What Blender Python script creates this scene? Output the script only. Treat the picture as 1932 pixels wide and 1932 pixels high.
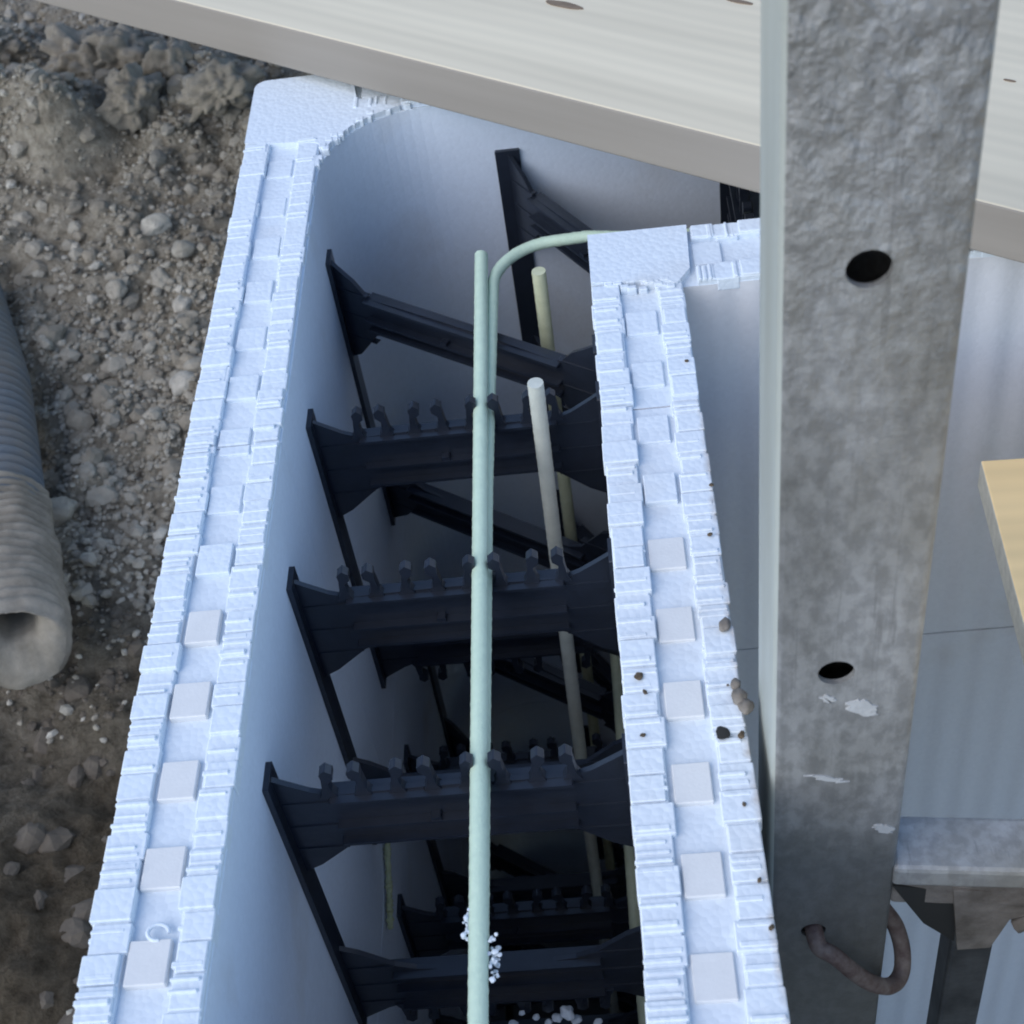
import bpy, bmesh, math, random
from mathutils import Vector, Matrix, noise
R = math.radians
S = bpy.context.scene
random.seed(7)
for o in list(bpy.data.objects): bpy.data.objects.remove(o)

# ------------------------------------------------------------------ camera
CAM = Vector((0, 0, .67))
ax = Vector((0.99563, -0.09060, -0.07677))       # world X, Y, Z seen in camera coordinates (right, down, forward)
d = Vector((1450-966, 3800-966, 2920.6)).normalized()
yy = Vector((918-966, -2038-966, 2920.6)); yy -= d*yy.dot(d); yy.normalize()
xx = yy.cross(-d)
if xx.x < 0: xx = -xx
zz = -d
rot = Matrix(((xx.x, -xx.y, -xx.z), (yy.x, -yy.y, -yy.z), (zz.x, -zz.y, -zz.z)))
cd = bpy.data.cameras.new('camera'); cam = bpy.data.objects.new('camera', cd)
S.collection.objects.link(cam)
cam.matrix_world = Matrix.Translation(CAM) @ rot.to_4x4()
cd.sensor_width = 36; cd.sensor_fit = 'HORIZONTAL'
cd.lens = 18/math.tan(R(36.603)/2); cd.clip_start = .02; cd.clip_end = 500
cd.dof.use_dof = True; cd.dof.focus_distance = 1.0; cd.dof.aperture_fstop = 18
S.camera = cam

# ------------------------------------------------------------------ light
SUN_EL, SUN_AZ = 40, 230      # azimuth clockwise from +Y
w = bpy.data.worlds.new('World'); S.world = w; w.use_nodes = True
nt = w.node_tree; bg = nt.nodes['Background']
sky = nt.nodes.new('ShaderNodeTexSky'); sky.sky_type = 'NISHITA'; sky.sun_disc = False
sky.sun_elevation = R(SUN_EL); sky.sun_rotation = R(SUN_AZ); sky.dust_density = .6; sky.air_density = 1.0; sky.ozone_density = 1.6
nt.links.new(sky.outputs[0], bg.inputs[0]); bg.inputs[1].default_value = .15
sl = bpy.data.lights.new('sun', 'SUN'); sl.energy = 1.1; sl.angle = R(65); sl.color = (1, .93, .82)
so = bpy.data.objects.new('sun', sl); S.collection.objects.link(so)
sd = Vector((math.sin(R(SUN_AZ))*math.cos(R(SUN_EL)), math.cos(R(SUN_AZ))*math.cos(R(SUN_EL)), math.sin(R(SUN_EL))))
so.rotation_euler = (sd).to_track_quat('Z', 'Y').to_euler()
S.view_settings.view_transform = 'Standard'; S.view_settings.look = 'None'
S.view_settings.exposure = .80; S.view_settings.gamma = 1
try:
    S.cycles.filter_width = 1.9; S.cycles.max_bounces = 8; S.cycles.diffuse_bounces = 5
except Exception: pass

# ------------------------------------------------------------------ materials
def mat(name, col, rough=.6, metal=0, spec=.5, noise_scale=None, amt=.15, col2=None, bump=0, bump_scale=200, stretch=None, extra=None, detail=6):
    m = bpy.data.materials.new(name); m.use_nodes = True
    n = m.node_tree.nodes; l = m.node_tree.links; b = n['Principled BSDF']
    b.inputs['Roughness'].default_value = rough; b.inputs['Metallic'].default_value = metal
    b.inputs['Specular IOR Level'].default_value = spec
    b.inputs['Base Color'].default_value = (*col, 1)
    tc = n.new('ShaderNodeTexCoord'); mp = n.new('ShaderNodeMapping'); l.new(tc.outputs['Object'], mp.inputs[0])
    if stretch: mp.inputs['Scale'].default_value = stretch
    if noise_scale:
        t = n.new('ShaderNodeTexNoise'); t.inputs['Scale'].default_value = noise_scale; t.inputs['Detail'].default_value = detail
        t.inputs['Roughness'].default_value = .65
        l.new(mp.outputs[0], t.inputs['Vector'])
        r = n.new('ShaderNodeValToRGB'); l.new(t.outputs['Fac'], r.inputs[0])
        c2 = col2 or tuple(c*(1-amt*2) for c in col)
        r.color_ramp.elements[0].position = .33; r.color_ramp.elements[1].position = .67
        r.color_ramp.elements[0].color = (*c2, 1); r.color_ramp.elements[1].color = (*col, 1)
        l.new(r.outputs[0], b.inputs['Base Color'])
    if bump:
        t2 = n.new('ShaderNodeTexNoise'); t2.inputs['Scale'].default_value = bump_scale; t2.inputs['Detail'].default_value = 5
        l.new(mp.outputs[0], t2.inputs['Vector'])
        bp = n.new('ShaderNodeBump'); bp.inputs['Strength'].default_value = bump; bp.inputs['Distance'].default_value = .002
        l.new(t2.outputs['Fac'], bp.inputs['Height']); l.new(bp.outputs[0], b.inputs['Normal'])
    if extra: extra(m, n, l, b, mp, tc)
    return m

def beads(scale=330, strength=.35, stripes=False, stain=False):
    def f(m, n, l, b, mp, tc):
        v = n.new('ShaderNodeTexVoronoi'); v.inputs['Scale'].default_value = scale
        l.new(tc.outputs['Object'], v.inputs['Vector'])
        bp = n.new('ShaderNodeBump'); bp.inputs['Strength'].default_value = strength; bp.inputs['Distance'].default_value = .0012
        bp.invert = True
        l.new(v.outputs['Distance'], bp.inputs['Height'])
        last = bp
        if stripes:   # shallow moulded vertical grooves in the foam face
            wv = n.new('ShaderNodeTexWave'); wv.bands_direction = 'X'; wv.inputs['Scale'].default_value = 11
            wv.inputs['Distortion'].default_value = 2.5; wv.inputs['Detail'].default_value = 4
            mm = n.new('ShaderNodeMapping'); mm.inputs['Scale'].default_value = (1, 1, .02)
            l.new(tc.outputs['Object'], mm.inputs[0]); l.new(mm.outputs[0], wv.inputs['Vector'])
            b2 = n.new('ShaderNodeBump'); b2.inputs['Strength'].default_value = .5; b2.inputs['Distance'].default_value = .003
            l.new(wv.outputs['Fac'], b2.inputs['Height']); l.new(bp.outputs[0], b2.inputs['Normal']); last = b2
        l.new(last.outputs[0], b.inputs['Normal'])
        # faint per-bead tone and soft large marks of handling dirt
        r = n.new('ShaderNodeValToRGB'); l.new(v.outputs['Color'], r.inputs[0])
        c = b.inputs['Base Color'].default_value[:3]
        r.color_ramp.elements[0].color = (*[k*.95 for k in c], 1); r.color_ramp.elements[1].color = (*c, 1)
        t = n.new('ShaderNodeTexNoise'); t.inputs['Scale'].default_value = 9 if not stain else 14; t.inputs['Detail'].default_value = 7
        l.new(tc.outputs['Object'], t.inputs['Vector'])
        rr = n.new('ShaderNodeValToRGB'); l.new(t.outputs['Fac'], rr.inputs[0])
        rr.color_ramp.elements[0].position = .56 if stain else .6; rr.color_ramp.elements[1].position = .8
        rr.color_ramp.elements[0].color = (0, 0, 0, 1); rr.color_ramp.elements[1].color = (.35, .35, .35, 1)
        mx = n.new('ShaderNodeMixRGB'); l.new(rr.outputs[0], mx.inputs[0]); l.new(r.outputs[0], mx.inputs[1])
        mx.inputs[2].default_value = (.42, .36, .28, 1)
        if stain:
            sx = n.new('ShaderNodeSeparateXYZ'); l.new(tc.outputs['Object'], sx.inputs[0])
            t4 = n.new('ShaderNodeTexNoise'); t4.inputs['Scale'].default_value = 70; t4.inputs['Detail'].default_value = 6; l.new(tc.outputs['Object'], t4.inputs['Vector'])
            a4 = n.new('ShaderNodeMath'); a4.operation = 'MULTIPLY_ADD'; l.new(t4.outputs['Fac'], a4.inputs[0]); a4.inputs[1].default_value = .014; l.new(sx.outputs['X'], a4.inputs[2])
            r4 = n.new('ShaderNodeMapRange'); l.new(a4.outputs[0], r4.inputs['Value']); r4.inputs['From Min'].default_value = .0535; r4.inputs['From Max'].default_value = .0600; r4.inputs['To Max'].default_value = .75
            m4 = n.new('ShaderNodeMixRGB'); l.new(r4.outputs[0], m4.inputs[0]); l.new(mx.outputs[0], m4.inputs[1]); m4.inputs[2].default_value = (.36, .29, .22, 1); mx = m4
        l.new(mx.outputs[0], b.inputs['Base Color'])
    return f
M = {}
M['foam'] = mat('white_foam', (.67, .735, .80), .75, spec=.2, extra=beads(260, strength=.3))
M['foam_face'] = mat('white_foam_moulded', (.67, .735, .83), .8, spec=.2, extra=beads(280, .12))
M['foam_rib'] = mat('white_foam_ribbed', (.64, .65, .68), .7, spec=.3, extra=beads(280, .12, stripes=True))
M['foam_dirty'] = mat('white_foam_soiled', (.67, .725, .785), .75, spec=.2, extra=beads(260, .3, stain=True))
M['knob'] = mat('foam_knob', (.69, .69, .685), .6, spec=.3, noise_scale=60, amt=.03, bump=.1, bump_scale=500)
M['plastic'] = mat('black_plastic', (.020, .026, .040), .28, spec=.5, noise_scale=40, amt=.15, bump=.12, bump_scale=120)
M['rod'] = mat('pale_green_fibreglass', (.60, .74, .58), .45, spec=.45, noise_scale=120, col2=(.53, .67, .53), bump=.25, bump_scale=600)
M['rod_yellow'] = mat('yellowish_fibreglass', (.58, .60, .42), .5, noise_scale=90, col2=(.48, .50, .33), bump=.25, bump_scale=600)
M['rod_grey'] = mat('greyed_fibreglass', (.60, .62, .55), .5, noise_scale=60, col2=(.50, .52, .46), bump=.25, bump_scale=600)
def grain(m, n, l, b, mp, tc):
    wv = n.new('ShaderNodeTexNoise'); wv.inputs['Scale'].default_value = 16; wv.inputs['Detail'].default_value = 8
    mm = n.new('ShaderNodeMapping'); mm.inputs['Scale'].default_value = (.09, 1.6, 1.6)
    l.new(tc.outputs['Object'], mm.inputs[0]); l.new(mm.outputs[0], wv.inputs['Vector'])
    r = n.new('ShaderNodeValToRGB'); l.new(wv.outputs['Fac'], r.inputs[0])
    c = b.inputs['Base Color'].default_value[:3]
    e = r.color_ramp.elements; e[0].position = .35; e[1].position = .62
    e[0].color = (*[k*.86 for k in c], 1); e[1].color = (*c, 1)
    # fine growth lines
    w2 = n.new('ShaderNodeTexWave'); w2.bands_direction = 'Y'; w2.inputs['Scale'].default_value = 22; w2.inputs['Distortion'].default_value = 3.5
    w2.inputs['Detail'].default_value = 4; w2.inputs['Detail Scale'].default_value = 1.2
    m3 = n.new('ShaderNodeMapping'); m3.inputs['Scale'].default_value = (.12, 1, 1); l.new(tc.outputs['Object'], m3.inputs[0]); l.new(m3.outputs[0], w2.inputs['Vector'])
    mx = n.new('ShaderNodeMixRGB'); mx.blend_type = 'MULTIPLY'; mx.inputs[0].default_value = .05
    l.new(r.outputs[0], mx.inputs[1]); l.new(w2.outputs['Color'], mx.inputs[2])
    l.new(mx.outputs[0], b.inputs['Base Color'])
    bp = n.new('ShaderNodeBump'); bp.inputs['Strength'].default_value = .25; bp.inputs['Distance'].default_value = .001
    l.new(wv.outputs['Fac'], bp.inputs['Height']); l.new(bp.outputs[0], b.inputs['Normal'])
M['wood'] = mat('pale_planed_timber', (.72, .63, .47), .6, spec=.3, extra=grain)
M['wood_side'] = mat('greyed_sawn_timber', (.30, .275, .245), .8, spec=.2, extra=grain)
M['knot'] = mat('timber_knot', (.24, .17, .11), .7, noise_scale=60, amt=.2)
M['ply'] = mat('yellow_coated_board', (.97, .69, .34), .5, spec=.35, extra=grain)
M['ply_side'] = mat('sawn_board_edge', (.60, .56, .45), .7, noise_scale=120, amt=.12)
def galv(dark=1.0, dark_lower=False):
    def f(m, n, l, b, mp, tc):
        def ns(scale, det, rough, sc=(1, 1, .6)):
            t = n.new('ShaderNodeTexNoise'); t.inputs['Scale'].default_value = scale; t.inputs['Detail'].default_value = det; t.inputs['Roughness'].default_value = rough
            mm = n.new('ShaderNodeMapping'); mm.inputs['Scale'].default_value = sc
            l.new(tc.outputs['Object'], mm.inputs[0]); l.new(mm.outputs[0], t.inputs['Vector']); return t
        def ramp(src, p0, c0, p1, c1):
            r = n.new('ShaderNodeValToRGB'); l.new(src, r.inputs[0]); e = r.color_ramp.elements
            e[0].position = p0; e[1].position = p1; e[0].color = (*c0, 1); e[1].color = (*c1, 1); return r
        def mix(fac, a, c, mode='MIX'):
            x = n.new('ShaderNodeMixRGB'); x.blend_type = mode
            l.new(fac, x.inputs[0]) if not isinstance(fac, float) else setattr(x.inputs[0], 'default_value', fac)
            l.new(a, x.inputs[1]); l.new(c, x.inputs[2]) if not isinstance(c, tuple) else setattr(x.inputs[2], 'default_value', (*c, 1)); return x
        k = dark
        base = ramp(ns(15, 9, .62, (1, 1, .35)).outputs['Fac'], .32, (.20*k, .20*k, .19*k), .66, (.40*k, .405*k, .41*k))
        fine = ramp(ns(120, 6, .6).outputs['Fac'], .42, (.62, .62, .62), .58, (1, 1, 1))
        c = mix(.7, base.outputs[0], fine.outputs[0], 'MULTIPLY')
        brown = ramp(ns(7, 4, .6, (1, 1, .35)).outputs['Fac'], .5, (0, 0, 0), .66, (.6, .6, .6))
        c = mix(brown.outputs[0], c.outputs[0], (.20*k, .19*k, .155*k))
        scr = ramp(ns(30, 5, .6, (9, 1, .35)).outputs['Fac'], .60, (0, 0, 0), .70, (.4, .4, .4))      # fine vertical scratches
        c = mix(scr.outputs[0], c.outputs[0], (.13, .13, .13))
        sx = n.new('ShaderNodeSeparateXYZ'); l.new(tc.outputs['Object'], sx.inputs[0])
        if dark_lower:                                                                                  # darker tone towards the bottom, with a ragged upper edge
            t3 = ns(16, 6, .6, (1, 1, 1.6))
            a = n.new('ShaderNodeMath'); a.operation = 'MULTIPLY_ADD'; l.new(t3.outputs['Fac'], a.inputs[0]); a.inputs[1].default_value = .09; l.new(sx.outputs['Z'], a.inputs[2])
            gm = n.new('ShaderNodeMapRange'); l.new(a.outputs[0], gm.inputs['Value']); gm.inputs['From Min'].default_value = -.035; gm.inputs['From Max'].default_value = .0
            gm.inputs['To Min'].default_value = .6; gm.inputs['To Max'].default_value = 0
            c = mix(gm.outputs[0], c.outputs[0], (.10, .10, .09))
        l.new(c.outputs[0], b.inputs['Base Color'])
        t2 = ns(105, 8, .55, (1, 1, .75))
        mr = n.new('ShaderNodeMapRange'); l.new(sx.outputs['Z'], mr.inputs['Value'])
        mr.inputs['From Min'].default_value = .20; mr.inputs['From Max'].default_value = .42; mr.inputs['To Min'].default_value = .13; mr.inputs['To Max'].default_value = 1.0
        bp = n.new('ShaderNodeBump'); bp.inputs['Distance'].default_value = .010
        l.new(mr.outputs[0], bp.inputs['Strength']); l.new(t2.outputs['Fac'], bp.inputs['Height']); l.new(bp.outputs[0], b.inputs['Normal'])
    return f
M['galv'] = mat('galvanised_steel', (.4, .4, .4), .48, metal=.35, extra=galv(dark_lower=True))
M['galv_lit_side'] = mat('galvanised_lit_side', (.44, .475, .45), .5, metal=.15, noise_scale=16, col2=(.33, .34, .30), stretch=(1, 1, .12), bump=.3, bump_scale=60)  # paler colour paints in the light on the post's left face
M['galv_bar'] = mat('galvanised_bracket_steel', (.4, .4, .4), .5, metal=.2, extra=galv(1.35))
M['steel_dark'] = mat('weathered_dark_steel', (.11, .115, .12), .6, metal=.4, noise_scale=30, amt=.3, bump=.3, bump_scale=90)
M['steel_dirty'] = mat('cement_crusted_steel', (.26, .235, .21), .8, metal=.1, noise_scale=35, col2=(.10, .085, .07), bump=.6, bump_scale=110)
M['rust'] = mat('rusty_steel', (.25, .205, .18), .8, metal=.1, noise_scale=70, col2=(.09, .05, .045), bump=.5, bump_scale=150)
M['splash'] = mat('dried_cement_splash', (.42, .43, .44), .8, noise_scale=80, amt=.1, bump=.4, bump_scale=200)
M['concrete'] = mat('concrete', (.22, .22, .21), .85, noise_scale=8, amt=.15, bump=.3, bump_scale=60)
def soil(m, n, l, b, mp, tc):
    t = n.new('ShaderNodeTexNoise'); t.inputs['Scale'].default_value = 60; t.inputs['Detail'].default_value = 9; t.inputs['Roughness'].default_value = .75
    l.new(tc.outputs['Object'], t.inputs['Vector'])
    r = n.new('ShaderNodeValToRGB'); l.new(t.outputs['Fac'], r.inputs[0])
    e = r.color_ramp.elements; e[0].position = .3; e[1].position = .72
    e[0].color = (.15, .13, .10, 1); e[1].color = (.60, .55, .46, 1)
    # soil colour darker towards the near side, with a noisy edge
    t3 = n.new('ShaderNodeTexNoise'); t3.inputs['Scale'].default_value = 1.9; t3.inputs['Detail'].default_value = 5
    l.new(tc.outputs['Object'], t3.inputs['Vector'])
    sx = n.new('ShaderNodeSeparateXYZ'); l.new(tc.outputs['Object'], sx.inputs[0])
    a = n.new('ShaderNodeMath'); a.operation = 'MULTIPLY_ADD'; l.new(t3.outputs['Fac'], a.inputs[0]); a.inputs[1].default_value = .9; l.new(sx.outputs['Y'], a.inputs[2])
    mr = n.new('ShaderNodeMapRange'); l.new(a.outputs[0], mr.inputs['Value']); mr.inputs['From Min'].default_value = 1.35; mr.inputs['From Max'].default_value = 1.80
    mx = n.new('ShaderNodeMixRGB'); l.new(mr.outputs[0], mx.inputs[0])
    m2 = n.new('ShaderNodeMixRGB'); m2.blend_type = 'MULTIPLY'; m2.inputs[0].default_value = 1; l.new(r.outputs[0], m2.inputs[1]); m2.inputs[2].default_value = (.27, .245, .215, 1)
    l.new(m2.outputs[0], mx.inputs[1]); l.new(r.outputs[0], mx.inputs[2]); l.new(mx.outputs[0], b.inputs['Base Color'])
    t2 = n.new('ShaderNodeTexNoise'); t2.inputs['Scale'].default_value = 120; t2.inputs['Detail'].default_value = 8; t2.inputs['Roughness'].default_value = .7
    l.new(tc.outputs['Object'], t2.inputs['Vector'])
    bp = n.new('ShaderNodeBump'); bp.inputs['Strength'].default_value = 1; bp.inputs['Distance'].default_value = .014
    l.new(t2.outputs['Fac'], bp.inputs['Height']); l.new(bp.outputs[0], b.inputs['Normal'])
M['soil'] = mat('stony_soil', (.2, .18, .16), .95, spec=.1, extra=soil)
M['st0'] = mat('stone_mid_grey', (.36, .335, .285), .85, noise_scale=40, amt=.2, bump=.4, bump_scale=200)
M['st1'] = mat('stone_light_grey', (.48, .455, .40), .85, noise_scale=40, amt=.2, bump=.4, bump_scale=200)
M['st2'] = mat('stone_brown', (.30, .27, .22), .9, noise_scale=40, amt=.2, bump=.4, bump_scale=200)
M['st3'] = mat('stone_dark', (.11, .092, .072), .9, noise_scale=40, amt=.2, bump=.4, bump_scale=200)  # darker stones, mostly for the near ground
M['pipe'] = mat('blue_grey_corrugated_plastic', (.105, .135, .17), .5, noise_scale=18, col2=(.16, .15, .135), bump=.15, bump_scale=100)
M['mud'] = mat('dried_mud', (.30, .275, .235), .95, spec=.1, noise_scale=28, col2=(.17, .155, .13), bump=.9, bump_scale=55)
M['hole'] = mat('hole_bottom_black', (.02, .018, .016), .9)  # near-black cap at the inner end of the pipe hole
M['dirt'] = mat('soil_crumb', (.13, .095, .06), .95, noise_scale=200, amt=.3, bump=.5, bump_scale=400)
M['glue'] = mat('foam_adhesive', (.50, .52, .30), .6, noise_scale=90, amt=.1)
M['plug'] = mat('dark_hole', (.02, .02, .018), .8)

# ------------------------------------------------------------------ helpers
class MB:
    def __init__(s): s.v = []; s.f = []; s.m = []; s.sm = []
    def add(s, vs, fs, mi=0, smooth=False):
        o = len(s.v); s.v += [tuple(v) for v in vs]
        s.f += [tuple(i+o for i in f) for f in fs]; s.m += [mi]*len(fs); s.sm += [smooth]*len(fs)
    def box(s, x0, x1, y0, y1, z0, z1, mi=0, M_=None):
        vs = [Vector((x, y, z)) for z in (z0, z1) for y in (y0, y1) for x in (x0, x1)]
        if M_: vs = [M_ @ v for v in vs]
        s.add(vs, [(0, 2, 3, 1), (4, 5, 7, 6), (0, 1, 5, 4), (2, 6, 7, 3), (0, 4, 6, 2), (1, 3, 7, 5)], mi)
    def prism(s, pts, lo, hi, to3, mi=0, smooth=False):
        """closed outline pts (a, b) swept between lo and hi; to3(a, b, t) gives the point"""
        n = len(pts)
        a2 = sum(pts[i][0]*pts[(i+1) % n][1]-pts[(i+1) % n][0]*pts[i][1] for i in range(n))
        if a2 < 0: pts = pts[::-1]
        vs = [to3(a, b, lo) for a, b in pts]+[to3(a, b, hi) for a, b in pts]
        s.add(vs, [tuple(range(n))[::-1], tuple(range(n, 2*n))], mi)
        s.add(vs, [(i, (i+1) % n, n+(i+1) % n, n+i) for i in range(n)], mi, smooth)
    def tube(s, pts, r, seg=12, mi=0, cap=True, rib=0, pitch=.012, closed=False):
        pts = [Vector(p) for p in pts]; n = len(pts); t0 = (pts[1]-pts[0]).normalized()
        up = Vector((0, 0, 1)) if abs(t0.z) < .9 else Vector((1, 0, 0))
        u = t0.cross(up).normalized(); vs = []; L = 0
        for i, p in enumerate(pts):
            t = (pts[min(i+1, n-1)]-pts[max(i-1, 0)]).normalized()
            u = (u-t*u.dot(t)).normalized(); v = t.cross(u)
            if i: L += (p-pts[i-1]).length
            rr = r[i] if isinstance(r, (list, tuple)) else r
            for k in range(seg):
                a = 2*math.pi*k/seg; q = rr
                if rib: q = rr + rib*max(0, math.cos(a-2*math.pi*L/pitch))**4
                vs.append(p+(u*math.cos(a)+v*math.sin(a))*q)
        fs = [(i*seg+k, i*seg+(k+1) % seg, (i+1)*seg+(k+1) % seg, (i+1)*seg+k) for i in range(n-1) for k in range(seg)]
        s.add(vs, fs, mi, True)
        if cap:
            o = len(vs); s.add(vs, [tuple(range(seg))[::-1], tuple(range(o-seg, o))], mi)
    def build(s, name, mats, parent=None, bevel=0, seg=2, noauto=False):
        me = bpy.data.meshes.new(name); me.from_pydata(s.v, [], s.f)
        for m_ in (mats if isinstance(mats, (list, tuple)) else [mats]): me.materials.append(M[m_])
        me.polygons.foreach_set('material_index', s.m); me.polygons.foreach_set('use_smooth', s.sm); me.update()
        bm = bmesh.new(); bm.from_mesh(me); bmesh.ops.recalc_face_normals(bm, faces=bm.faces); bm.to_mesh(me); bm.free()
        o = bpy.data.objects.new(name, me); S.collection.objects.link(o)
        if parent: o.parent = parent
        if bevel:
            b = o.modifiers.new('bevel', 'BEVEL'); b.width = bevel; b.segments = seg; b.limit_method = 'ANGLE'; b.angle_limit = R(40)
            b.harden_normals = False
        return o
def tag(o, label=None, cat=None, group=None, kind=None):
    for k, v in (('label', label), ('category', cat), ('group', group), ('kind', kind)):
        if v: o[k] = v
    return o
def empty(name, loc=(0, 0, 0)):
    o = bpy.data.objects.new(name, None); S.collection.objects.link(o); o.location = loc; o.empty_display_size = .05
    return o
def dens(pts, step):
    out = [Vector(pts[0])]
    for a, b in zip(pts, pts[1:]):
        a = Vector(a); b = Vector(b); k = max(1, int((b-a).length/step))
        out += [a.lerp(b, i/k) for i in range(1, k+1)]
    return out
xyz = lambda a, b, t: (a, b, t)
rnd = random.uniform

# ------------------------------------------------------------------ setting: ground
XL0, XL1, XR0, XR1 = -.2876, -.2243, -.0136, .0498      # faces of the two foam leaves of the near wall leg
YI0, YI1, YF0, YF1 = .8643, .9285, 1.1392, 1.2025       # the same for the far leg
def gh(x, y):
    if x > -.245 and y < 1.17: return -1.26
    h = -.53
    h += .045*noise.noise(Vector((x*2.1, y*1.7, 3.1))) + .035*noise.noise(Vector((x*5, y*5, 1.7)))
    h += .026*noise.noise(Vector((x*14, y*14, 9.7))) + .013*noise.noise(Vector((x*40, y*40, 5.2))) + .007*noise.noise(Vector((x*95, y*95, 2.2)))
    lump = max(0, noise.noise(Vector((x*7+4, y*7, 6.3)))-.1)
    far = min(1, max(0, (y-1.55)/.5)); h += far*(.22*lump+.05)
    h += -.06*min(1, max(0, (1.0-y)/.7))
    return h
def axis(lo, hi, fine0, fine1, fs, cs):
    v = []; x = fine0
    while x < fine1: v.append(x); x += fs
    v.append(fine1); a = fine0; s_ = cs
    while a > lo: a -= s_; s_ *= 1.6; v.append(max(a, lo))
    a = fine1; s_ = cs
    while a < hi: a += s_; s_ *= 1.6; v.append(min(a, hi))
    return sorted(set(v))
gx = axis(-40, 40, -1.15, -.29, .0065, .05); gx = sorted(set([x for x in gx if x < -.29] + [-.29, -.262, -.24, -.2, 0, .3, .6, 1, 2, 4, 8, 16, 40]))
gy = axis(-40, 60, .25, 2.75, .0075, .06); gy = sorted(set([y for y in gy if not 1.16 < y < 1.18] + [1.165, 1.178]))
g = MB(); nx = len(gx)
g.add([(x, y, gh(x, y)) for y in gy for x in gx], [(j*nx+i, j*nx+i+1, (j+1)*nx+i+1, (j+1)*nx+i) for j in range(len(gy)-1) for i in range(nx-1)], 0, True)
tag(g.build('ground', 'soil'), kind='structure')
fl = MB(); fl.box(XL1+.01, 6, -4, YF0-.01, -1.252, -1.236)
tag(fl.build('floor_slab', 'concrete'), kind='structure')

# gravel: nobody could count it
def stone_mesh(mb, p, r, mi, sub=1):
    bm = bmesh.new(); bmesh.ops.create_icosphere(bm, subdivisions=sub, radius=1)
    sc = Vector((rnd(.75, 1.3), rnd(.7, 1.1), rnd(.5, .8))); q = Matrix.Rotation(rnd(0, 6.28), 3, 'Z') @ Matrix.Rotation(rnd(-.4, .4), 3, 'X')
    sd_ = Vector((rnd(0, 99), rnd(0, 99), 0))
    vs = []
    for v in bm.verts:
        c = v.co*(1+.35*noise.noise(v.co*1.3+sd_)); c = Vector((c.x*sc.x, c.y*sc.y, c.z*sc.z))
        vs.append(q @ c*r+p)
    fs = [tuple(v.index for v in f.verts) for f in bm.faces]; bm.free()
    mb.add(vs, fs, mi, False)
gr = MB(); n_ = 0
while n_ < 30000:
    x = rnd(-1.12, -.30); y = rnd(.3, 2.7)
    den = noise.noise(Vector((x*3.2+5, y*2.6, .4)))*1.5+.42
    den += .35*min(1, max(0, (y-1.15)/.3))
    if y < 1.1: den *= .45
    if random.random() > den: continue
    r = min(.014, .0026*math.exp(abs(random.gauss(0, .5))))
    if random.random() < .012: r = rnd(.008, .015)
    if r < .003: r = .003
    dark_zone = y+.9*(noise.noise(Vector((x*1.9, y*1.9, 0)))*.5+.5) < 1.55
    mi = random.choices((0, 1, 2, 3), ((1.2, .15, 2, 7) if dark_zone else (6, 1.0, 3.5, .3)))[0]
    stone_mesh(gr, Vector((x, y, gh(x, y)+r*.15)), r, mi); n_ += 1
for i in range(520):
    x = rnd(-1.12, -.31); y = rnd(.3, 2.6); r = rnd(.008, .02); stone_mesh(gr, Vector((x, y, gh(x, y)-r*(.45 if y < 1.2 else .15))), r, 3 if y < 1.25 else random.choice((0, 2, 2)), 2)
tag(gr.build('gravel', ['st0', 'st1', 'st2', 'st3']), 'loose grey gravel and pebbles scattered over the soil', 'gravel', kind='stuff')
def onground(px, py, z=-.5):
    c = Vector((px-966, py-966, 2920.6)); r = Vector((xx.dot(c), yy.dot(c), zz.dot(c))); return CAM+r*((z-CAM.z)/r.z)
def onplane(px, py, axis_, val):
    c = Vector((px-966, py-966, 2920.6)); r = Vector((xx.dot(c), yy.dot(c), zz.dot(c))); return CAM+r*((val-CAM[axis_])/r[axis_])
for px, py, r, mi, lab in ((292, 425, .021, 1, 'rounded pale grey stone standing out in the middle of the gravel'),
        (345, 470, .018, 0, 'grey stone lying close to the foam wall beside the rounded pale one'),
        (345, 575, .016, 1, 'small flat whitish stone beside the foam wall'), (345, 722, .021, 1, 'wedge shaped light stone touching the foam wall lower down'),
        (220, 545, .017, 0, 'grey stone left of the small flat whitish one'), (303, 525, .016, 0, 'knobbly grey stone above the small flat whitish one'),
        (105, 965, .022, 0, 'smooth grey stone lying right beside the corrugated pipe'),
        (165, 120, .058, 2, 'large lumpy clod of earth below the timber edge at upper left'),
        (235, 105, .050, 2, 'brown clod of earth right of the large lumpy one'), (330, 120, .05, 2, 'earth clod in the shadow of the timber edge'),
        (415, 165, .045, 2, 'earth clod next to the corner of the foam wall'), (250, 185, .045, 2, 'flattish clod of earth below the other clods')):
    p = onground(px, py); p.z = gh(p.x, p.y); p = onground(px, py, p.z+r*.3); mb = MB()
    stone_mesh(mb, Vector((0, 0, 0)), r, 0, 3 if r < .03 else 5)
    if r > .03:
        mb.v = [tuple(Vector(v)*(1+.5*noise.noise(Vector(v)*38+Vector((px, 0, 0)))+.25*noise.noise(Vector(v)*90)+.12*noise.noise(Vector(v)*260))) for v in mb.v]
    o = mb.build('stone' if r < .03 else 'earth_clod', 'st%d' % mi)
    for q in o.data.polygons: q.use_smooth = r > .03
    o.location = p; tag(o, lab, 'stone' if r < .03 else 'clod', 'stones and clods on the soil')

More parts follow.
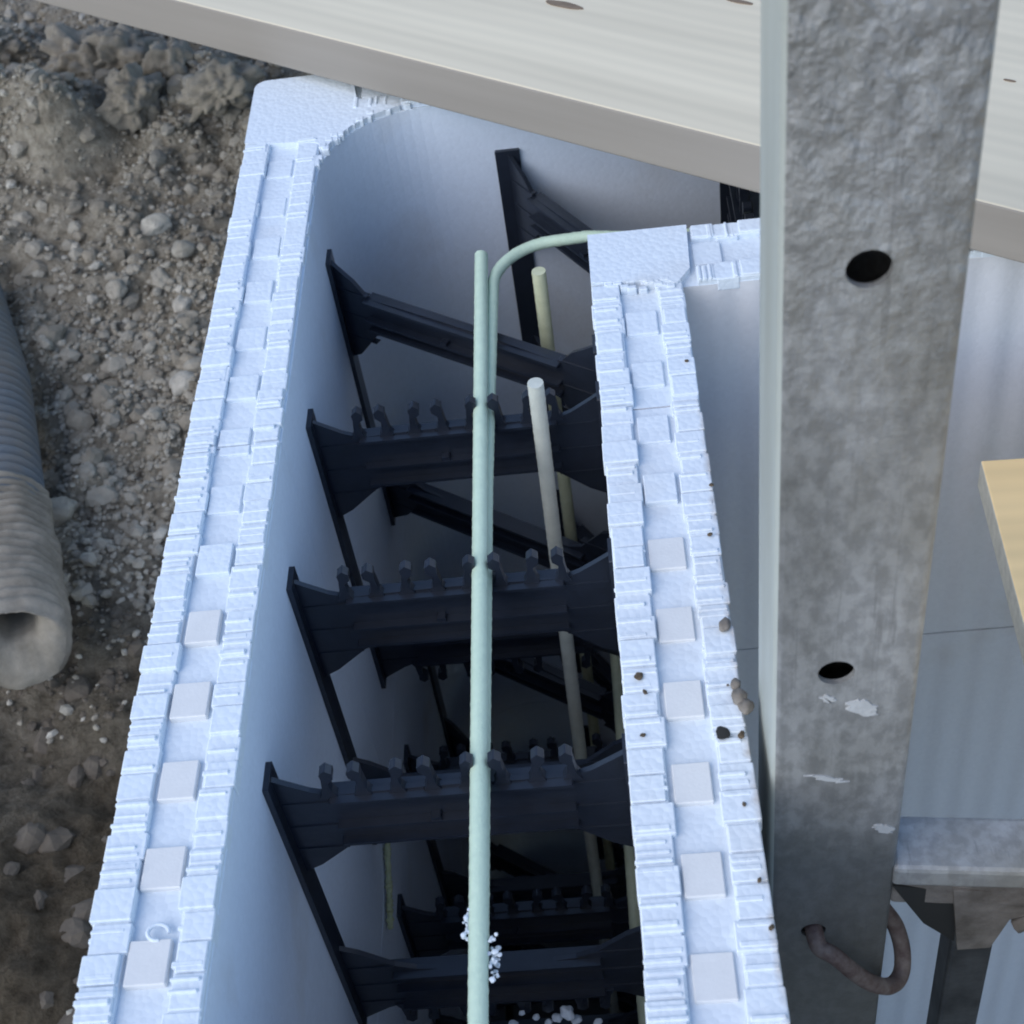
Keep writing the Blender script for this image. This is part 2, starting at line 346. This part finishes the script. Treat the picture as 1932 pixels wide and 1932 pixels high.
# ------------------------------------------------------------------ corrugated drain pipe with a mud clogged end
pr = empty('drain_pipe', onground(-30, 900, -.49))
A = onground(-75, 540, -.49); B = onground(0, 960, -.475); C2 = onground(30, 1225, -.445)
mb = MB(); path = dens([A, A.lerp(B, .5)+Vector((.012, 0, 0)), B, B.lerp(C2, .3)], .0022); rad = []; L = 0
for i, p in enumerate(path):
    if i: L += (p-path[i-1]).length
    rad.append(.0455+.0048*math.copysign(abs(math.sin(L*2*math.pi/.0155))**.5, math.sin(L*2*math.pi/.0155)))
mb.tube([p-pr.location for p in path], rad, 36); mb.build('corrugated_pipe', 'pipe', pr)
mb = MB(); a = B.lerp(C2, .02); path = dens([a, C2], .0025); n = len(path); vs = []; seg = 56
t = (C2-a).normalized(); u = t.cross(Vector((0, 0, 1))).normalized(); v = u.cross(t)
for i, p in enumerate(path):
    f = i/(n-1)
    for k in range(seg):
        an = 2*math.pi*k/seg; q = .050+.006*f+.0055*math.sin(i*2.5*2*math.pi/14)*(1-.8*f)
        q += .005*noise.noise(Vector((math.cos(an)*2, math.sin(an)*2, f*6)))+.002*noise.noise(Vector((math.cos(an)*7, math.sin(an)*7, f*20)))
        if i > n-4: q -= .0022*(i-(n-4))
        vs.append(p+(u*math.cos(an)+v*math.sin(an))*q-pr.location)
mb.add(vs, [(i*seg+k, i*seg+(k+1) % seg, (i+1)*seg+(k+1) % seg, (i+1)*seg+k) for i in range(n-1) for k in range(seg)], 0, True)
# clogged mouth: rings from the rim to an off-centre hole that goes inwards
rings = []
for j, (f, dz) in enumerate(((0, 0), (.15, .003), (.45, .002), (.8, -.002), (.95, -.006), (1, -.016), (1, -.06))):
    ring = []
    for k in range(seg):
        an = 2*math.pi*k/seg; dr = u*math.cos(an)+v*math.sin(an)
        outer = (vs[(n-1)*seg+k]); inner = C2-pr.location+v*.024-u*.010+dr*(.021+.003*noise.noise(Vector((math.cos(an)*2, math.sin(an)*2, 4))))
        q = outer.lerp(inner, f)+t*dz+t*.003*noise.noise(Vector((math.cos(an)*3, math.sin(an)*3, f*3)))*(f > 0 and f < 1)
        ring.append(q)
    rings += ring
nr = 7
mb.add(rings, [(i*seg+k, i*seg+(k+1) % seg, (i+1)*seg+(k+1) % seg, (i+1)*seg+k) for i in range(nr-1) for k in range(seg)], 0, True)
mb.add(rings[-seg:], [tuple(range(seg))], 1)
mb.build('muddy_end_sleeve', ['mud', 'hole'], pr)
tag(pr, 'blue grey corrugated drain pipe with mud caked open end lying on the soil', 'pipe')

# ------------------------------------------------------------------ insulating foam form blocks
H = .412; YJ = .7435; XJ = .187
def web_profile(xl, xr, bt, bb):
    """upper half of a tie: flared at both ends, waisted bar between"""
    L = [(xl, -.056), (xl+.010, -.063), (xl+.022, -.071), (xl+.034, bt)]
    n = 8; L += [(xl+.034+(xr-xl-.068)*i/n, bt+.002*math.sin(math.pi*i/n)) for i in range(1, n)]
    L += [(xr-.034, bt), (xr-.022, -.071), (xr-.010, -.063), (xr, -.056), (xr, -.157), (xr-.014, -.149), (xr-.036, bb-.006)]
    L += [(xr-.05-(xr-xl-.10)*i/n, bb+.004*math.sin(math.pi*i/n)) for i in range(0, n+1)]
    L += [(xl+.036, bb-.006), (xl+.014, -.149), (xl, -.157)]
    return L
def make_web(parent, p0, p1, z, n0, n1, hooks=True):
    """tie between points p0 and p1 (plan); n0, n1 are the directions along each leaf face"""
    p0 = Vector((*p0, 0)); p1 = Vector((*p1, 0)); dv = p1-p0; ln = dv.length; e = dv/ln; nrm = Vector((-e.y, e.x, 0)); W = MB()
    bt, bb = (-.076, -.1235) if hooks else (-.084, -.116)
    T = lambda a, b, t: p0+e*a+nrm*t+Vector((0, 0, z+b))
    mir = lambda L: [(a, -H-b) for a, b in L]
    prof = web_profile(.001, ln-.001, bt, bb)
    for up in (True, False):
        L = prof if up else mir(prof)
        W.prism(L, -.0018, .0018, T)
        s = (lambda zz0: zz0) if up else (lambda zz0: -H-zz0)
        for zc, dep, hgt in ((bt-.0012, .0075, .0012), ((bt+bb)/2-.003, .0080, .0011), (bb+.0030, .0075, .0013)):
            W.prism([(.034, s(zc-hgt)), (ln-.034, s(zc-hgt)), (ln-.034, s(zc+hgt)), (.034, s(zc+hgt))], -dep, dep, T)
        for k in range(3):                                            # little stiffeners on the flares
            zc = -.082-.024*k
            for a0, a1 in ((.004, .036), (ln-.036, ln-.004)):
                W.prism([(a0, s(zc-.0007)), (a1, s(zc-.0007)), (a1, s(zc+.0007)), (a0, s(zc+.0007))], -.0026, .0026, T)
        if hooks:
            k = 8; x0 = .034; st = (ln-.068)/(k-1)
            for i in range(k):
                c = x0+st*i; lean = .0022*(1 if i % 2 == 0 else -1)
                hk = [(c-.0058, s(bt-.001)), (c-.0028, s(bt+.005)), (c-.0019, s(bt+.014)), (c-.0036+lean, s(bt+.0178)), (c-.004+lean, s(bt+.0225)), (c+lean, s(bt+.0262)),
                      (c+.004+lean, s(bt+.0225)), (c+.0036+lean, s(bt+.0178)), (c+.0019, s(bt+.014)), (c+.0028, s(bt+.005)), (c+.0058, s(bt-.001))]
                W.prism(hk, -.0033, .0033, T)
    W.prism([(ln*.43, -.1035), (ln*.43+.006, -.1035), (ln*.43+.006, -.0985), (ln*.43, -.0985)], -.0075, .0, T)   # moulding pip
    o = W.build('plastic_web', 'plastic', parent, bevel=.0006, seg=1)
    for p, nd, sg in ((p0, n0, 1), (p1, n1, -1)):                   # flat spine against each leaf
        nd = Vector((*nd, 0)); q = Vector((-nd.y, nd.x, 0))
        if q.dot(e)*sg < 0: q = -q
        F_ = MB(); F_.prism([(-.0105, -.054), (.0105, -.054), (.0105, -H+.054), (-.0105, -H+.054)], -.0005, .0036, lambda a, b, t: p+nd*a+q*t+Vector((0, 0, z+b)))
        F_.build('spine', 'plastic', o, bevel=.0008, seg=1)
    return o

def teeth_run(mb, y0, y1, x0, x1, top, flip, axis_='y', phase=.502, zz0=0.0, knobs=True):
    """moulded interlock on a leaf top: two ribbed side rows, a sunken middle row with square knobs"""
    P = .0535; w_ = x1-x0
    def bx(a0, a1, b0, b1, c0, c1, mi=0):
        if axis_ == 'y': mb.box(a0, a1, b0, b1, c0, c1, mi)
        else: mb.box(b0, b1, a0, a1, c0, c1, mi)
    f1, f2 = (.31, .72) if not flip else (.28, .76)
    rows = ((x0, x0+w_*f1), (x0+w_*f2, x1))
    for ri, (a0, a1) in enumerate(rows):
        k0 = int((y0-phase)/P)-2; off = 0 if ri == 0 else .004
        for s0_, s1_, ft in ((-9, .80, .0021), (.80, .92, .0012), (.92, 9, .0005)):
            q0, q1 = max(y0, s0_), min(y1, s1_)
            if axis_ == 'x' or q1-q0 > .001: bx(a0+.0004, a1-.0004, *((y0, y1) if axis_ == 'x' else (q0, q1)), zz0-.009, zz0-(ft if axis_ == 'y' else .0012))
            if axis_ == 'x': break
        for k in range(k0, k0+int((y1-y0)/P)+5):
            b = phase+k*P+off
            for s0, s1, hh in ((-.0335, -.0172, 0), (-.0166, -.0004, -.0006), (.0006, .0194, .0004)):
                c0, c1 = max(b+s0, y0), min(b+s1, y1)
                if c1-c0 < .004: continue
                o0 = rnd(-.0010, .0012) if ri == 0 else rnd(-.0018, .0018); o1 = rnd(-.0018, .0018) if ri == 0 else rnd(-.0012, .0010)
                bx(a0-o0 if ri == 0 else a0+o0, a1+o1, c0+rnd(0, .0004), c1-rnd(0, .0004), zz0-.0115, zz0+hh+rnd(-.0016, .0004))
                for q_ in range(3):                                   # fine moulding ridges
                    if random.random() < .6: m_ = c0+(c1-c0)*(.2+.3*q_)+rnd(-.001, .001); bx(a0+rnd(-.0006, .001), a1-rnd(0, .004), m_-.0013, m_+rnd(.0005, .0022), zz0-.003, zz0+hh+rnd(-.0008, .0009))
    if knobs:
        k0 = int((y0-phase)/P)-2
        for k in range(k0, k0+int((y1-y0)/P)+5):
            b = phase+k*P-.0102; c0, c1 = b-.0245, b
            c0 = max(c0, y0); c1 = min(c1, y1)
            if c1-c0 < .004: continue
            a0, a1 = x0+w_*(f1+.035), x0+w_*(f2-.05)
            bx(a0+rnd(-.0006, .0006), a1+rnd(-.0006, .0006), c0, c1, zz0-.012, zz0+(rnd(-.0036, -.0008) if c0 < .66 and axis_ == 'y' else rnd(-.0044, -.0024)), 1 if (c0 < .62 and axis_ == 'y') else 0)

def arc(cx, cy, r, a0, a1, n=14): return [(cx+r*math.cos(R(a0+(a1-a0)*i/n)), cy+r*math.sin(R(a0+(a1-a0)*i/n))) for i in range(n+1)]
def corner_block(z, yj, xj, label, top):
    root = empty('corner_foam_form_block', (XL0, YF1, z-H))
    tag(root, label, 'foam form block', 'insulating foam form blocks stacked into the wall')
    root_inv = root.location.copy()
    zt = z-.0055 if top else z-.0006
    rr = .088
    out = [(XL0, yj)]+arc(XL0+.010, YF1-.012, .011, 180, 90, 5)+[(xj, YF1), (xj, YF0)]+arc(XL1+rr, YF0-rr, rr, 90, 180, 16)+[(XL1, yj)]
    mb = MB(); mb.prism(out, z-H, zt, xyz)
    if top:
        cap = [(XL0-.0004, 1.105)]+arc(XL0+.0098, YF1-.0118, .011, 180, 90, 5)+[(-.205, YF1+.0004), (-.198, YF0+.018), (-.185, YF0+.006)]
        cap += [(XL1+rr+rr*math.cos(R(a))-.001, YF0-rr+rr*math.sin(R(a))+.001) for a in (105, 120, 135, 150, 160)]+[(XL1-.003, 1.095)]
        mb.prism(cap, z-.0115, z, xyz)
        teeth_run(mb, yj+.0002, 1.103, XL0, XL1-.0012, z, False)
        teeth_run(mb, -.203, xj-.001, YF0+.0012, YF1, z, True, 'x', phase=-.16)
        for i in range(26):                                            # broken bead edge by the corner
            a = rnd(98, 172); q = rr+rnd(.001, .006); mb.box(XL1+rr+q*math.cos(R(a))-.003, XL1+rr+q*math.cos(R(a))+.003, YF0-rr+q*math.sin(R(a))-.003, YF0-rr+q*math.sin(R(a))+.003, z-.006, z+rnd(-.001, .001))
    o = mb.build('outer_foam_leaf', ['foam_face', 'knob'] if not top else ['foam', 'knob', 'foam_face'], root, bevel=.0009, seg=2)
    if top:
        for p in o.data.polygons:
            if p.material_index == 0 and abs(p.normal.z) < .3 and p.area > .0012: p.material_index = 2
    o.matrix_parent_inverse = Matrix.Translation(-root_inv)
    mb = MB(); inn = [(XR0, yj), (XR0, YI1), (xj, YI1), (xj, YI0), (XR1, YI0), (XR1, yj)]
    mb.prism(inn, z-H, zt, xyz)
    if top:
        mb.prism([(XR0-.0003, .872), (XR0-.0003, YI1+.0003), (.058, YI1+.0003), (.056, YI0+.014), (XR1-.004, YI0-.002), (XR1-.012, .868)], z-.0115, z+.0006, xyz)
        teeth_run(mb, yj+.0002, .870, XR0, XR1, z, False, phase=.529)
        teeth_run(mb, .060, xj-.001, YI0, YI1, z, True, 'x', phase=.09)
        for i in range(30): a = rnd(.86, .874); b = rnd(XR0+.004, XR1-.004); mb.box(b-.003, b+.003, a-.002, a+.002, z-.006, z+rnd(-.001, .0012))
    o = mb.build('inner_foam_leaf', ['foam', 'knob', 'foam_rib'] if top else ['foam_rib', 'knob'], root, bevel=.0009, seg=2)
    o.matrix_parent_inverse = Matrix.Translation(-root_inv)
    if top:
        for p in o.data.polygons:
            if p.material_index == 0 and (abs(p.normal.z) < .3 and p.area > .004): p.material_index = 2
    ws = []
    k = .8205
    while k > yj: ws.append(make_web(root, (XL1, k), (XR0, k), z, (0, 1), (0, 1))); k -= .153
    ws.append(make_web(root, (XL1, 1.012), (XR0, .872), z, (0, 1), (0, 1), hooks=False))
    ws.append(make_web(root, (-.0775, YF0), (.0625, YI1), z, (1, 0), (1, 0), hooks=False))
    k = .112
    while k < xj: ws.append(make_web(root, (k, YF0), (k, YI1), z, (1, 0), (1, 0))); k += .153
    for w_ in ws: w_.matrix_parent_inverse = Matrix.Translation(-root_inv)
def straight_block(z, lo, hi, along, label, top):
    loc = Vector((XL0, lo, z-H)) if along == 'y' else Vector((lo, YI0, z-H))
    root = empty('straight_foam_form_block', loc)
    tag(root, label, 'foam form block', 'insulating foam form blocks stacked into the wall')
    zt = z-.0055 if top else z-.0006; g_ = .0006
    for nm, a0, a1, fl_ in (('outer_foam_leaf', *((XL0, XL1) if along == 'y' else (YF0, YF1)), along == 'x'), ('inner_foam_leaf', *((XR0, XR1) if along == 'y' else (YI0, YI1)), along == 'x')):
        mb = MB()
        if along == 'y': mb.box(a0, a1, lo, hi-g_, z-H, zt)
        else: mb.box(lo+g_, hi, a0, a1, z-H, zt)
        if top: teeth_run(mb, lo+.0002, hi-.0006, a0, a1, z, fl_, along, phase=.529 if (along == 'y' and nm[0] == 'i') else .502)
        inner = nm == 'inner_foam_leaf'
        ms = (['foam_dirty', 'knob'] if inner else ['foam', 'knob']) if along == 'y' else ['foam', 'knob', 'foam_rib']
        if not top: ms = ['foam_rib' if (inner) else 'foam_face', 'knob']
        o = mb.build(nm, ms, root, bevel=.0006, seg=1); o.matrix_parent_inverse = Matrix.Translation(-loc)
        if top and along == 'x':
            for p in o.data.polygons:
                if abs(p.normal.y) > .9 and p.area > .01: p.material_index = 2
        if top and along == 'y' and not inner:
            o.data.materials.append(M['foam_face'])
            for p in o.data.polygons:
                if abs(p.normal.x) > .9 and p.area > .01: p.material_index = 2
    ks = [.8205-.153*i for i in range(12)] if along == 'y' else [.112+.153*i for i in range(12)]
    for k in ks:
        if along == 'y' and k < .45: k -= .075
        if lo+.01 < k < hi-.01:
            w_ = make_web(root, (XL1, k), (XR0, k), z, (0, 1), (0, 1)) if along == 'y' else make_web(root, (k, YF0), (k, YI1), z, (1, 0), (1, 0))
            w_.matrix_parent_inverse = Matrix.Translation(-loc)
crs = ('topmost', 'second course of', 'bottom course of')
corner_block(0, YJ, XJ, 'white foam corner block with rounded inside corner at the far end of the top course', True)
straight_block(0, -.18, YJ, 'y', 'white foam block nearest the viewer in the top course with black webs across its cavity', True)
straight_block(0, XJ, 1.10, 'x', 'white foam block of the far wall leg behind the steel post, top course', True)
for c, nm in ((1, 'second'), (2, 'third')):
    z = -H*c; sh = .153 if c == 1 else 0
    corner_block(z-.0008*c, YJ-sh, XJ+2*sh, 'white foam corner block in the %s course down, seen deep in the cavity' % nm, False)
    straight_block(z-.0008*c, -.18, YJ-sh, 'y', 'white foam block in the %s course down, below the nearest top block' % nm, False)
    straight_block(z-.0008*c, XJ+2*sh, 1.10, 'x', 'white foam block in the %s course down of the far leg behind the post' % nm, False)

# ------------------------------------------------------------------ glass fibre reinforcing rods
def rod(name, pts, r, m_, label, cat='rebar'):
    mb = MB(); p0 = Vector(pts[0]); mb.tube([Vector(p)-p0 for p in dens(pts, .0025)], r, 12, rib=.00028, pitch=.0085)
    o = mb.build(name, m_); o.location = p0
    return tag(o, label, cat, 'fibreglass reinforcing rods in the cavity')
rod('reinforcing_rod', [onplane(890, 2600, 2, -.0595), onplane(902, 1932, 2, -.0600), onplane(908, 482, 2, -.0610)], .0053, 'rod', 'long straight pale green rod lying on the web hooks down the middle of the cavity')
bend = [(-.1005, .395, -.0712), (-.0992, .55, -.0712), (-.0972, .75, -.0708), (-.0925, .94, -.0680)]
cx, cy, br = -.0395, .968, .052
bend = bend
bend += [(cx-br*math.cos(R(a))*1.0, cy+br*1.0*math.sin(R(a)), -.0675) for a in range(5, 91, 8)]+[(-.0149, 1.022, -.068), (.035, 1.018, -.072), (.16, 1.02, -.078)]
rod('bent_reinforcing_rod', bend, .0047, 'rod', 'pale green rod beside the long straight one, bent round the wall corner to the right')
rod('dowel_rod', [(-.0573, .800, -.024), (-.0665, .800, -.60), (-.0715, .800, -1.23)], .0056, 'rod_grey', 'upright pale grey rod leaning by the second web, its cut top nearest the middle')
rod('dowel_rod', [(-.0535, .950, -.043), (-.056, .950, -.35), (-.0645, .950, -1.23)], .0054, 'rod_yellow', 'upright yellowish rod farther back under the curved rod')
rod('lower_rod', [onplane(1158, 1180, 2, -.47), onplane(1200, 1745, 2, -.47), onplane(1240, 2150, 2, -.47)], .0055, 'rod_yellow', 'yellow rod low in the cavity hard against the right foam leaf')
# frayed plastic tie holding the two long rods together
mb = MB()
for i in range(90):
    q_ = random.choice(((-.1045, .416), (-.1045, .416), (-.0915, .396)))
    stone_mesh(mb, Vector((q_[0]+random.gauss(0, .0016), q_[1]+random.gauss(0, .0055), -.061+rnd(-.008, .004))), rnd(.0006, .0018), 0, 2)
tag(mb.build('frayed_tie', 'foam'), 'frayed whitish fluff of a tie clinging to the long straight rod near the viewer', 'tie')
# foam adhesive bead in the joint between courses
mb = MB(); a = onplane(730, 1572, 0, XL1+.004); b = onplane(737, 1750, 0, XL1+.004); pts = dens([a, b], .0012)
mb.tube([p+Vector((rnd(-.0004, .0004), 0, rnd(-.0008, .0008))) for p in pts], [.0021+.0017*abs(noise.noise(Vector((i*.33, 0, 0))))*2 for i in range(len(pts))], 8)
tag(mb.build('adhesive_bead', 'glue'), 'lumpy yellow green bead of foam adhesive squeezed out on the left inner face', 'adhesive bead')

# ------------------------------------------------------------------ small crumbs and marks
def crumb(name, px, py, z, r, m_, label, cat, group=None, flat=1, axis_=2):
    p = onplane(px, py, axis_, z); mb = MB(); stone_mesh(mb, Vector((0, 0, 0)), r, 0, 3)
    o = mb.build(name, m_); o.location = p+Vector((0, 0, r*.2*flat)); o.scale = (1, 1, flat)
    for q_ in o.data.polygons: q_.use_smooth = True
    return tag(o, label, cat, group)
for px, py, r in ((1070, 1912, .006), (1052, 1922, .004), (1088, 1925, .004), (1035, 1930, .0035), (1012, 1920, .003), (968, 1935, .0035), (985, 1912, .0022), (1128, 1930, .0035)):
    crumb('foam_crumb', px, py, .508, r, 'foam', 'white foam crumb among those caught on the webs at the bottom of the cavity', 'foam crumb', 'foam crumbs caught on the webs', axis_=1)
for px, py, r, lab in ((1395, 1318, .0055, 'grey brown lump of mortar stuck at the right edge of the right leaf'), (1388, 1292, .0035, 'small dark mortar lump just above the grey brown one'),
        (1408, 1335, .0045, 'mortar lump beside the steel post'), (1367, 1181, .004, 'brown soil crumb on the edge left of the post')):
    crumb('mortar_lump', px, py, .002, r, 'steel_dirty', lab, 'mortar lump', 'dirt on the right foam leaf')
for px, py, r, lab in ((1363, 1383, .0034, 'dark oval screw hole near the right edge of the right leaf'), (1205, 1276, .0030, 'brown stain of soil in a groove of the right leaf'),
        (1217, 1306, .0015, 'tiny dark speck above the other tiny speck on the right leaf'), (1213, 1387, .0015, 'tiny dark speck near the cavity edge of the right leaf'),
        (318, 1413, .0016, 'tiny dark speck in the middle row of the left leaf'), (225, 1925, .0020, 'dark speck at the near end of the left leaf')):
    crumb('dirt_speck', px, py, .0008 if px > 300 and px != 318 else -.009, r, 'plug' if px == 1363 else 'dirt', lab, 'dirt speck', flat=.25)
rs = random.Random(3)
for i in range(9):
    y = rs.uniform(.36, .86); mb = MB(); stone_mesh(mb, Vector((0, 0, 0)), rs.uniform(.0008, .0019), 0, 1)
    o = mb.build('soil_grain', 'dirt'); o.location = (XR1-rs.uniform(.0, .008), y, .0012)
    tag(o, 'tiny brown grain of soil along the outer edge of the right foam leaf', 'soil grain', 'soil grains on the right leaf')
mb = MB(); mb.tube([(.0052*math.cos(a), .0045*math.sin(a), .002*math.sin(a*.5)) for a in [i*.35 for i in range(15)]], .0011, 6)
o = mb.build('foam_curl', 'foam'); o.location = onplane(300, 1762, 2, -.003); tag(o, 'tiny curled shaving of foam lying on the left leaf', 'foam shaving')

# ------------------------------------------------------------------ wide timber board over the corner
ang = math.atan2(.8313-1.3088, .2738+.4177)
# board frame: x along the near edge, y away from it
p0 = Vector((-.4177, 1.3088, .0105)); 
br_ = empty('timber_board', p0); br_.rotation_euler = (0, 0, ang)
mb = MB(); mb.box(-.9, 1.7, 0, .62, 0, .0405)
o = mb.build('board', ['wood', 'wood_side'], br_, bevel=.0018)
for p in o.data.polygons:
    if abs(p.normal.z) < .5: p.material_index = 1
tag(br_, 'wide pale timber board laid diagonally over the far wall corner', 'timber board')
Mi = (Matrix.Translation(p0) @ Matrix.Rotation(ang, 4, 'Z')).inverted()
for px, py, r in ((1062, 9, .011), (1395, 3, .007), (1905, 152, .003)):
    q = Mi @ onplane(px, py, 2, .0512); mb = MB()
    mb.prism([(r*1.7*math.cos(a*.5236)*rnd(.85, 1.1), r*.42*math.sin(a*.5236)*rnd(.85, 1.1)) for a in range(12)], 0, .0006, xyz)
    k = mb.build('knot', 'knot', br_); k.location = (q.x, q.y, .0404)

# ------------------------------------------------------------------ steel post (alignment brace) with bolt holes
PX0, PX1, PY0, PY1 = .0584, .1272, .450, .509
post = empty('steel_post', (.0926, .48, -1.236))
def rbox(x0, x1, y0, y1, r, n=5):
    pts = []
    for cx_, cy_, a0 in ((x1-r, y1-r, 0), (x0+r, y1-r, 90), (x0+r, y0+r, 180), (x1-r, y0+r, 270)):
        pts += [(cx_+r*math.cos(R(a0+90*i/n)), cy_+r*math.sin(R(a0+90*i/n))) for i in range(n+1)]
    return pts
o_ = rbox(PX0, PX1, PY0, PY1, .0045); i_ = rbox(PX0+.003, PX1-.003, PY0+.003, PY1-.003, .002); n = len(o_)
mb = MB(); Z0, Z1 = -1.236, 1.15
vs = [(x, y, Z0) for x, y in o_]+[(x, y, Z1) for x, y in o_]+[(x, y, Z0) for x, y in i_]+[(x, y, Z1) for x, y in i_]
mb.add(vs, [(i, (i+1) % n, n+(i+1) % n, n+i) for i in range(n)]+[(2*n+i, 3*n+i, 3*n+(i+1) % n, 2*n+(i+1) % n) for i in range(n)] +
       [(i, 2*n+i, 2*n+(i+1) % n, (i+1) % n) for i in range(n)]+[(n+i, n+(i+1) % n, 3*n+(i+1) % n, 3*n+i) for i in range(n)])
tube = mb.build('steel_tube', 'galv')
cut = MB()
for hx, hz, hr in ((.0929, .318, .0086), (.0884, .083, .0086), (.0826, -.158, .0072), (.090, .56, .0078), (.085, -.40, .0072)):
    cut.prism([((hx-.0065*hz)+hr*math.cos(i*math.pi/16), hz+hr*math.sin(i*math.pi/16)) for i in range(32)], PY0-.02, PY0+.01, lambda a, b, t: (a, t, b))
co = cut.build('cutter', 'galv')
bmod = tube.modifiers.new('b', 'BOOLEAN'); bmod.object = co; bmod.solver = 'EXACT'
dg = bpy.context.evaluated_depsgraph_get(); me2 = bpy.data.meshes.new_from_object(tube.evaluated_get(dg))
tube.modifiers.clear(); tube.data = me2; bpy.data.objects.remove(co)
bm = bmesh.new(); bm.from_mesh(me2)
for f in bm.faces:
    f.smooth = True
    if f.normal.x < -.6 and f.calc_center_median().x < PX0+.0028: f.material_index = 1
for e_ in bm.edges:
    if len(e_.link_faces) == 2 and e_.calc_face_angle(0) > R(32): e_.smooth = False
bm.to_mesh(me2); bm.free(); me2.materials.append(M['galv_lit_side'])
tube.parent = post; tube.matrix_parent_inverse = Matrix.Translation(-post.location)
post.location.x -= .0065*1.236; post.rotation_euler = (0, .0065, 0)
PINV = Matrix.Translation(-Vector((.0926, .48, -1.236)))
tag(post, 'tall galvanised square steel post with round bolt holes and cement splashes', 'post')
# dried cement splashes on the post face
for px, py, w_, h_ in ((1628, 1335, .0095, .0065), (1560, 1318, .004, .003), (1560, 1468, .011, .0022), (1668, 1562, .006, .0045)):
    p = onplane(px, py, 1, PY0); mb = MB(); rs_ = random.Random(px)
    mb.prism([(p.x+w_*math.cos(i*math.pi/12)*rs_.uniform(.55, 1.1), p.z+h_*math.sin(i*math.pi/12)*rs_.uniform(.55, 1.1)-.35*w_*math.cos(i*math.pi/12)) for i in range(24)], PY0-.0007, PY0+.001, lambda a, b, t: (a, t, b))
    s_ = mb.build('cement_splash', 'splash', post); s_.matrix_parent_inverse = PINV
    s_['label'] = 'pale dried cement splash'

# ------------------------------------------------------------------ scaffold bracket right of the post
bk = empty('scaffold_bracket', (.13, .466, -.095)); inv = Matrix.Translation(-bk.location)
def part(mb, nm, m_, bevel=.0015):
    o = mb.build(nm, m_, bk, bevel=bevel); o.matrix_parent_inverse = inv; return o
yaw = Matrix.Translation((.128, .466, 0)) @ Matrix.Rotation(R(-6.5), 4, 'Z') @ Matrix.Translation((-.128, -.466, 0))
mb = MB(); mb.box(.1265, .62, .449, .4845, -.1135, -.0955, 0, yaw); part(mb, 'top_rail', 'galv_bar', .003)
mb = MB(); mb.box(.1270, .62, .4525, .481, -.1385, -.114, 0, yaw); part(mb, 'lower_rail', 'steel_dirty', .003)
mb = MB(); mb.box(.1665, .1925, .458, .482, -1.10, -.139); part(mb, 'strut', 'steel_dark', .003)
def plate(pix, y, th, nm, m_):
    P_ = [onplane(px, py, 1, y) for px, py in pix]
    mb = MB(); mb.prism([(p.x, p.z) for p in P_], y, y+th, lambda a, b, t: (a, t, b)); part(mb, nm, m_, .0006)
plate([(1684, 1672), (1808, 1682), (1800, 1776), (1742, 1742)], .4505, .003, 'opening_shade_plate', 'plug')  # black sheet painted in as the shadowed opening between post, rail and strut
plate([(1799, 1680), (1960, 1685), (1960, 1722), (1905, 1735), (1868, 1788), (1806, 1792)], .4465, .0035, 'joint_plate', 'steel_dirty')
mb = MB(); mb.tube([(.184, .467, -.150), (.24, .467, -.187), (.62, .467, -.44)], .0125, 4); part(mb, 'diagonal_brace', 'steel_dark', .002)
mb = MB(); mb.tube([(.215, .447, -.148), (.198, .447, -.163)], .005, 8); part(mb, 'weld_stub', 'steel_dirty', .001)
tag(bk, 'galvanised scaffold bracket with dirty rail and struts bolted to the post', 'scaffold bracket')
# rusty locking ring through the lowest visible hole
A0 = Vector((.0826, .466, -.158))
pts = [A0, Vector((.083, .447, -.158)), Vector((.0845, .441, -.163)), onplane(1572, 1800, 1, .437), onplane(1612, 1836, 1, .436), onplane(1652, 1860, 1, .438), onplane(1684, 1862, 1, .445),
       onplane(1702, 1838, 1, .455), onplane(1704, 1800, 1, .464), onplane(1697, 1765, 1, .472), onplane(1685, 1735, 1, .479), Vector((.118, .483, -.172))]
def smooth(P, it=3):
    P = [Vector(p) for p in P]
    for _ in range(it):
        Q = [P[0]]
        for a, b in zip(P, P[1:]): Q += [a.lerp(b, .25), a.lerp(b, .75)]
        P = Q+[P[-1]]
    return P
mb = MB(); mb.tube(smooth(pts), .0052, 12); tag(mb.build('locking_ring', 'rust'), 'rusty round steel ring pin hooked through the lowest post hole', 'locking ring')

# ------------------------------------------------------------------ yellow deck board on the bracket
c0 = onplane(1850, 868, 2, -.0710); c1 = onplane(1932, 1180, 2, -.0710); dd = (c1-c0).normalized()
dk = empty('deck_board', (c0.x, c0.y, -.0951)); dk.rotation_euler = (0, 0, math.atan2(dd.y, dd.x)+R(90))
mb = MB(); mb.box(0, .5, -1.3, 0, 0, .0240); o = mb.build('board', ['ply', 'ply_side'], dk, bevel=.0015)
for p in o.data.polygons:
    if abs(p.normal.z) < .5: p.material_index = 1
tag(dk, 'yellow coated deck board with pale sawn edge resting on the bracket', 'deck board')
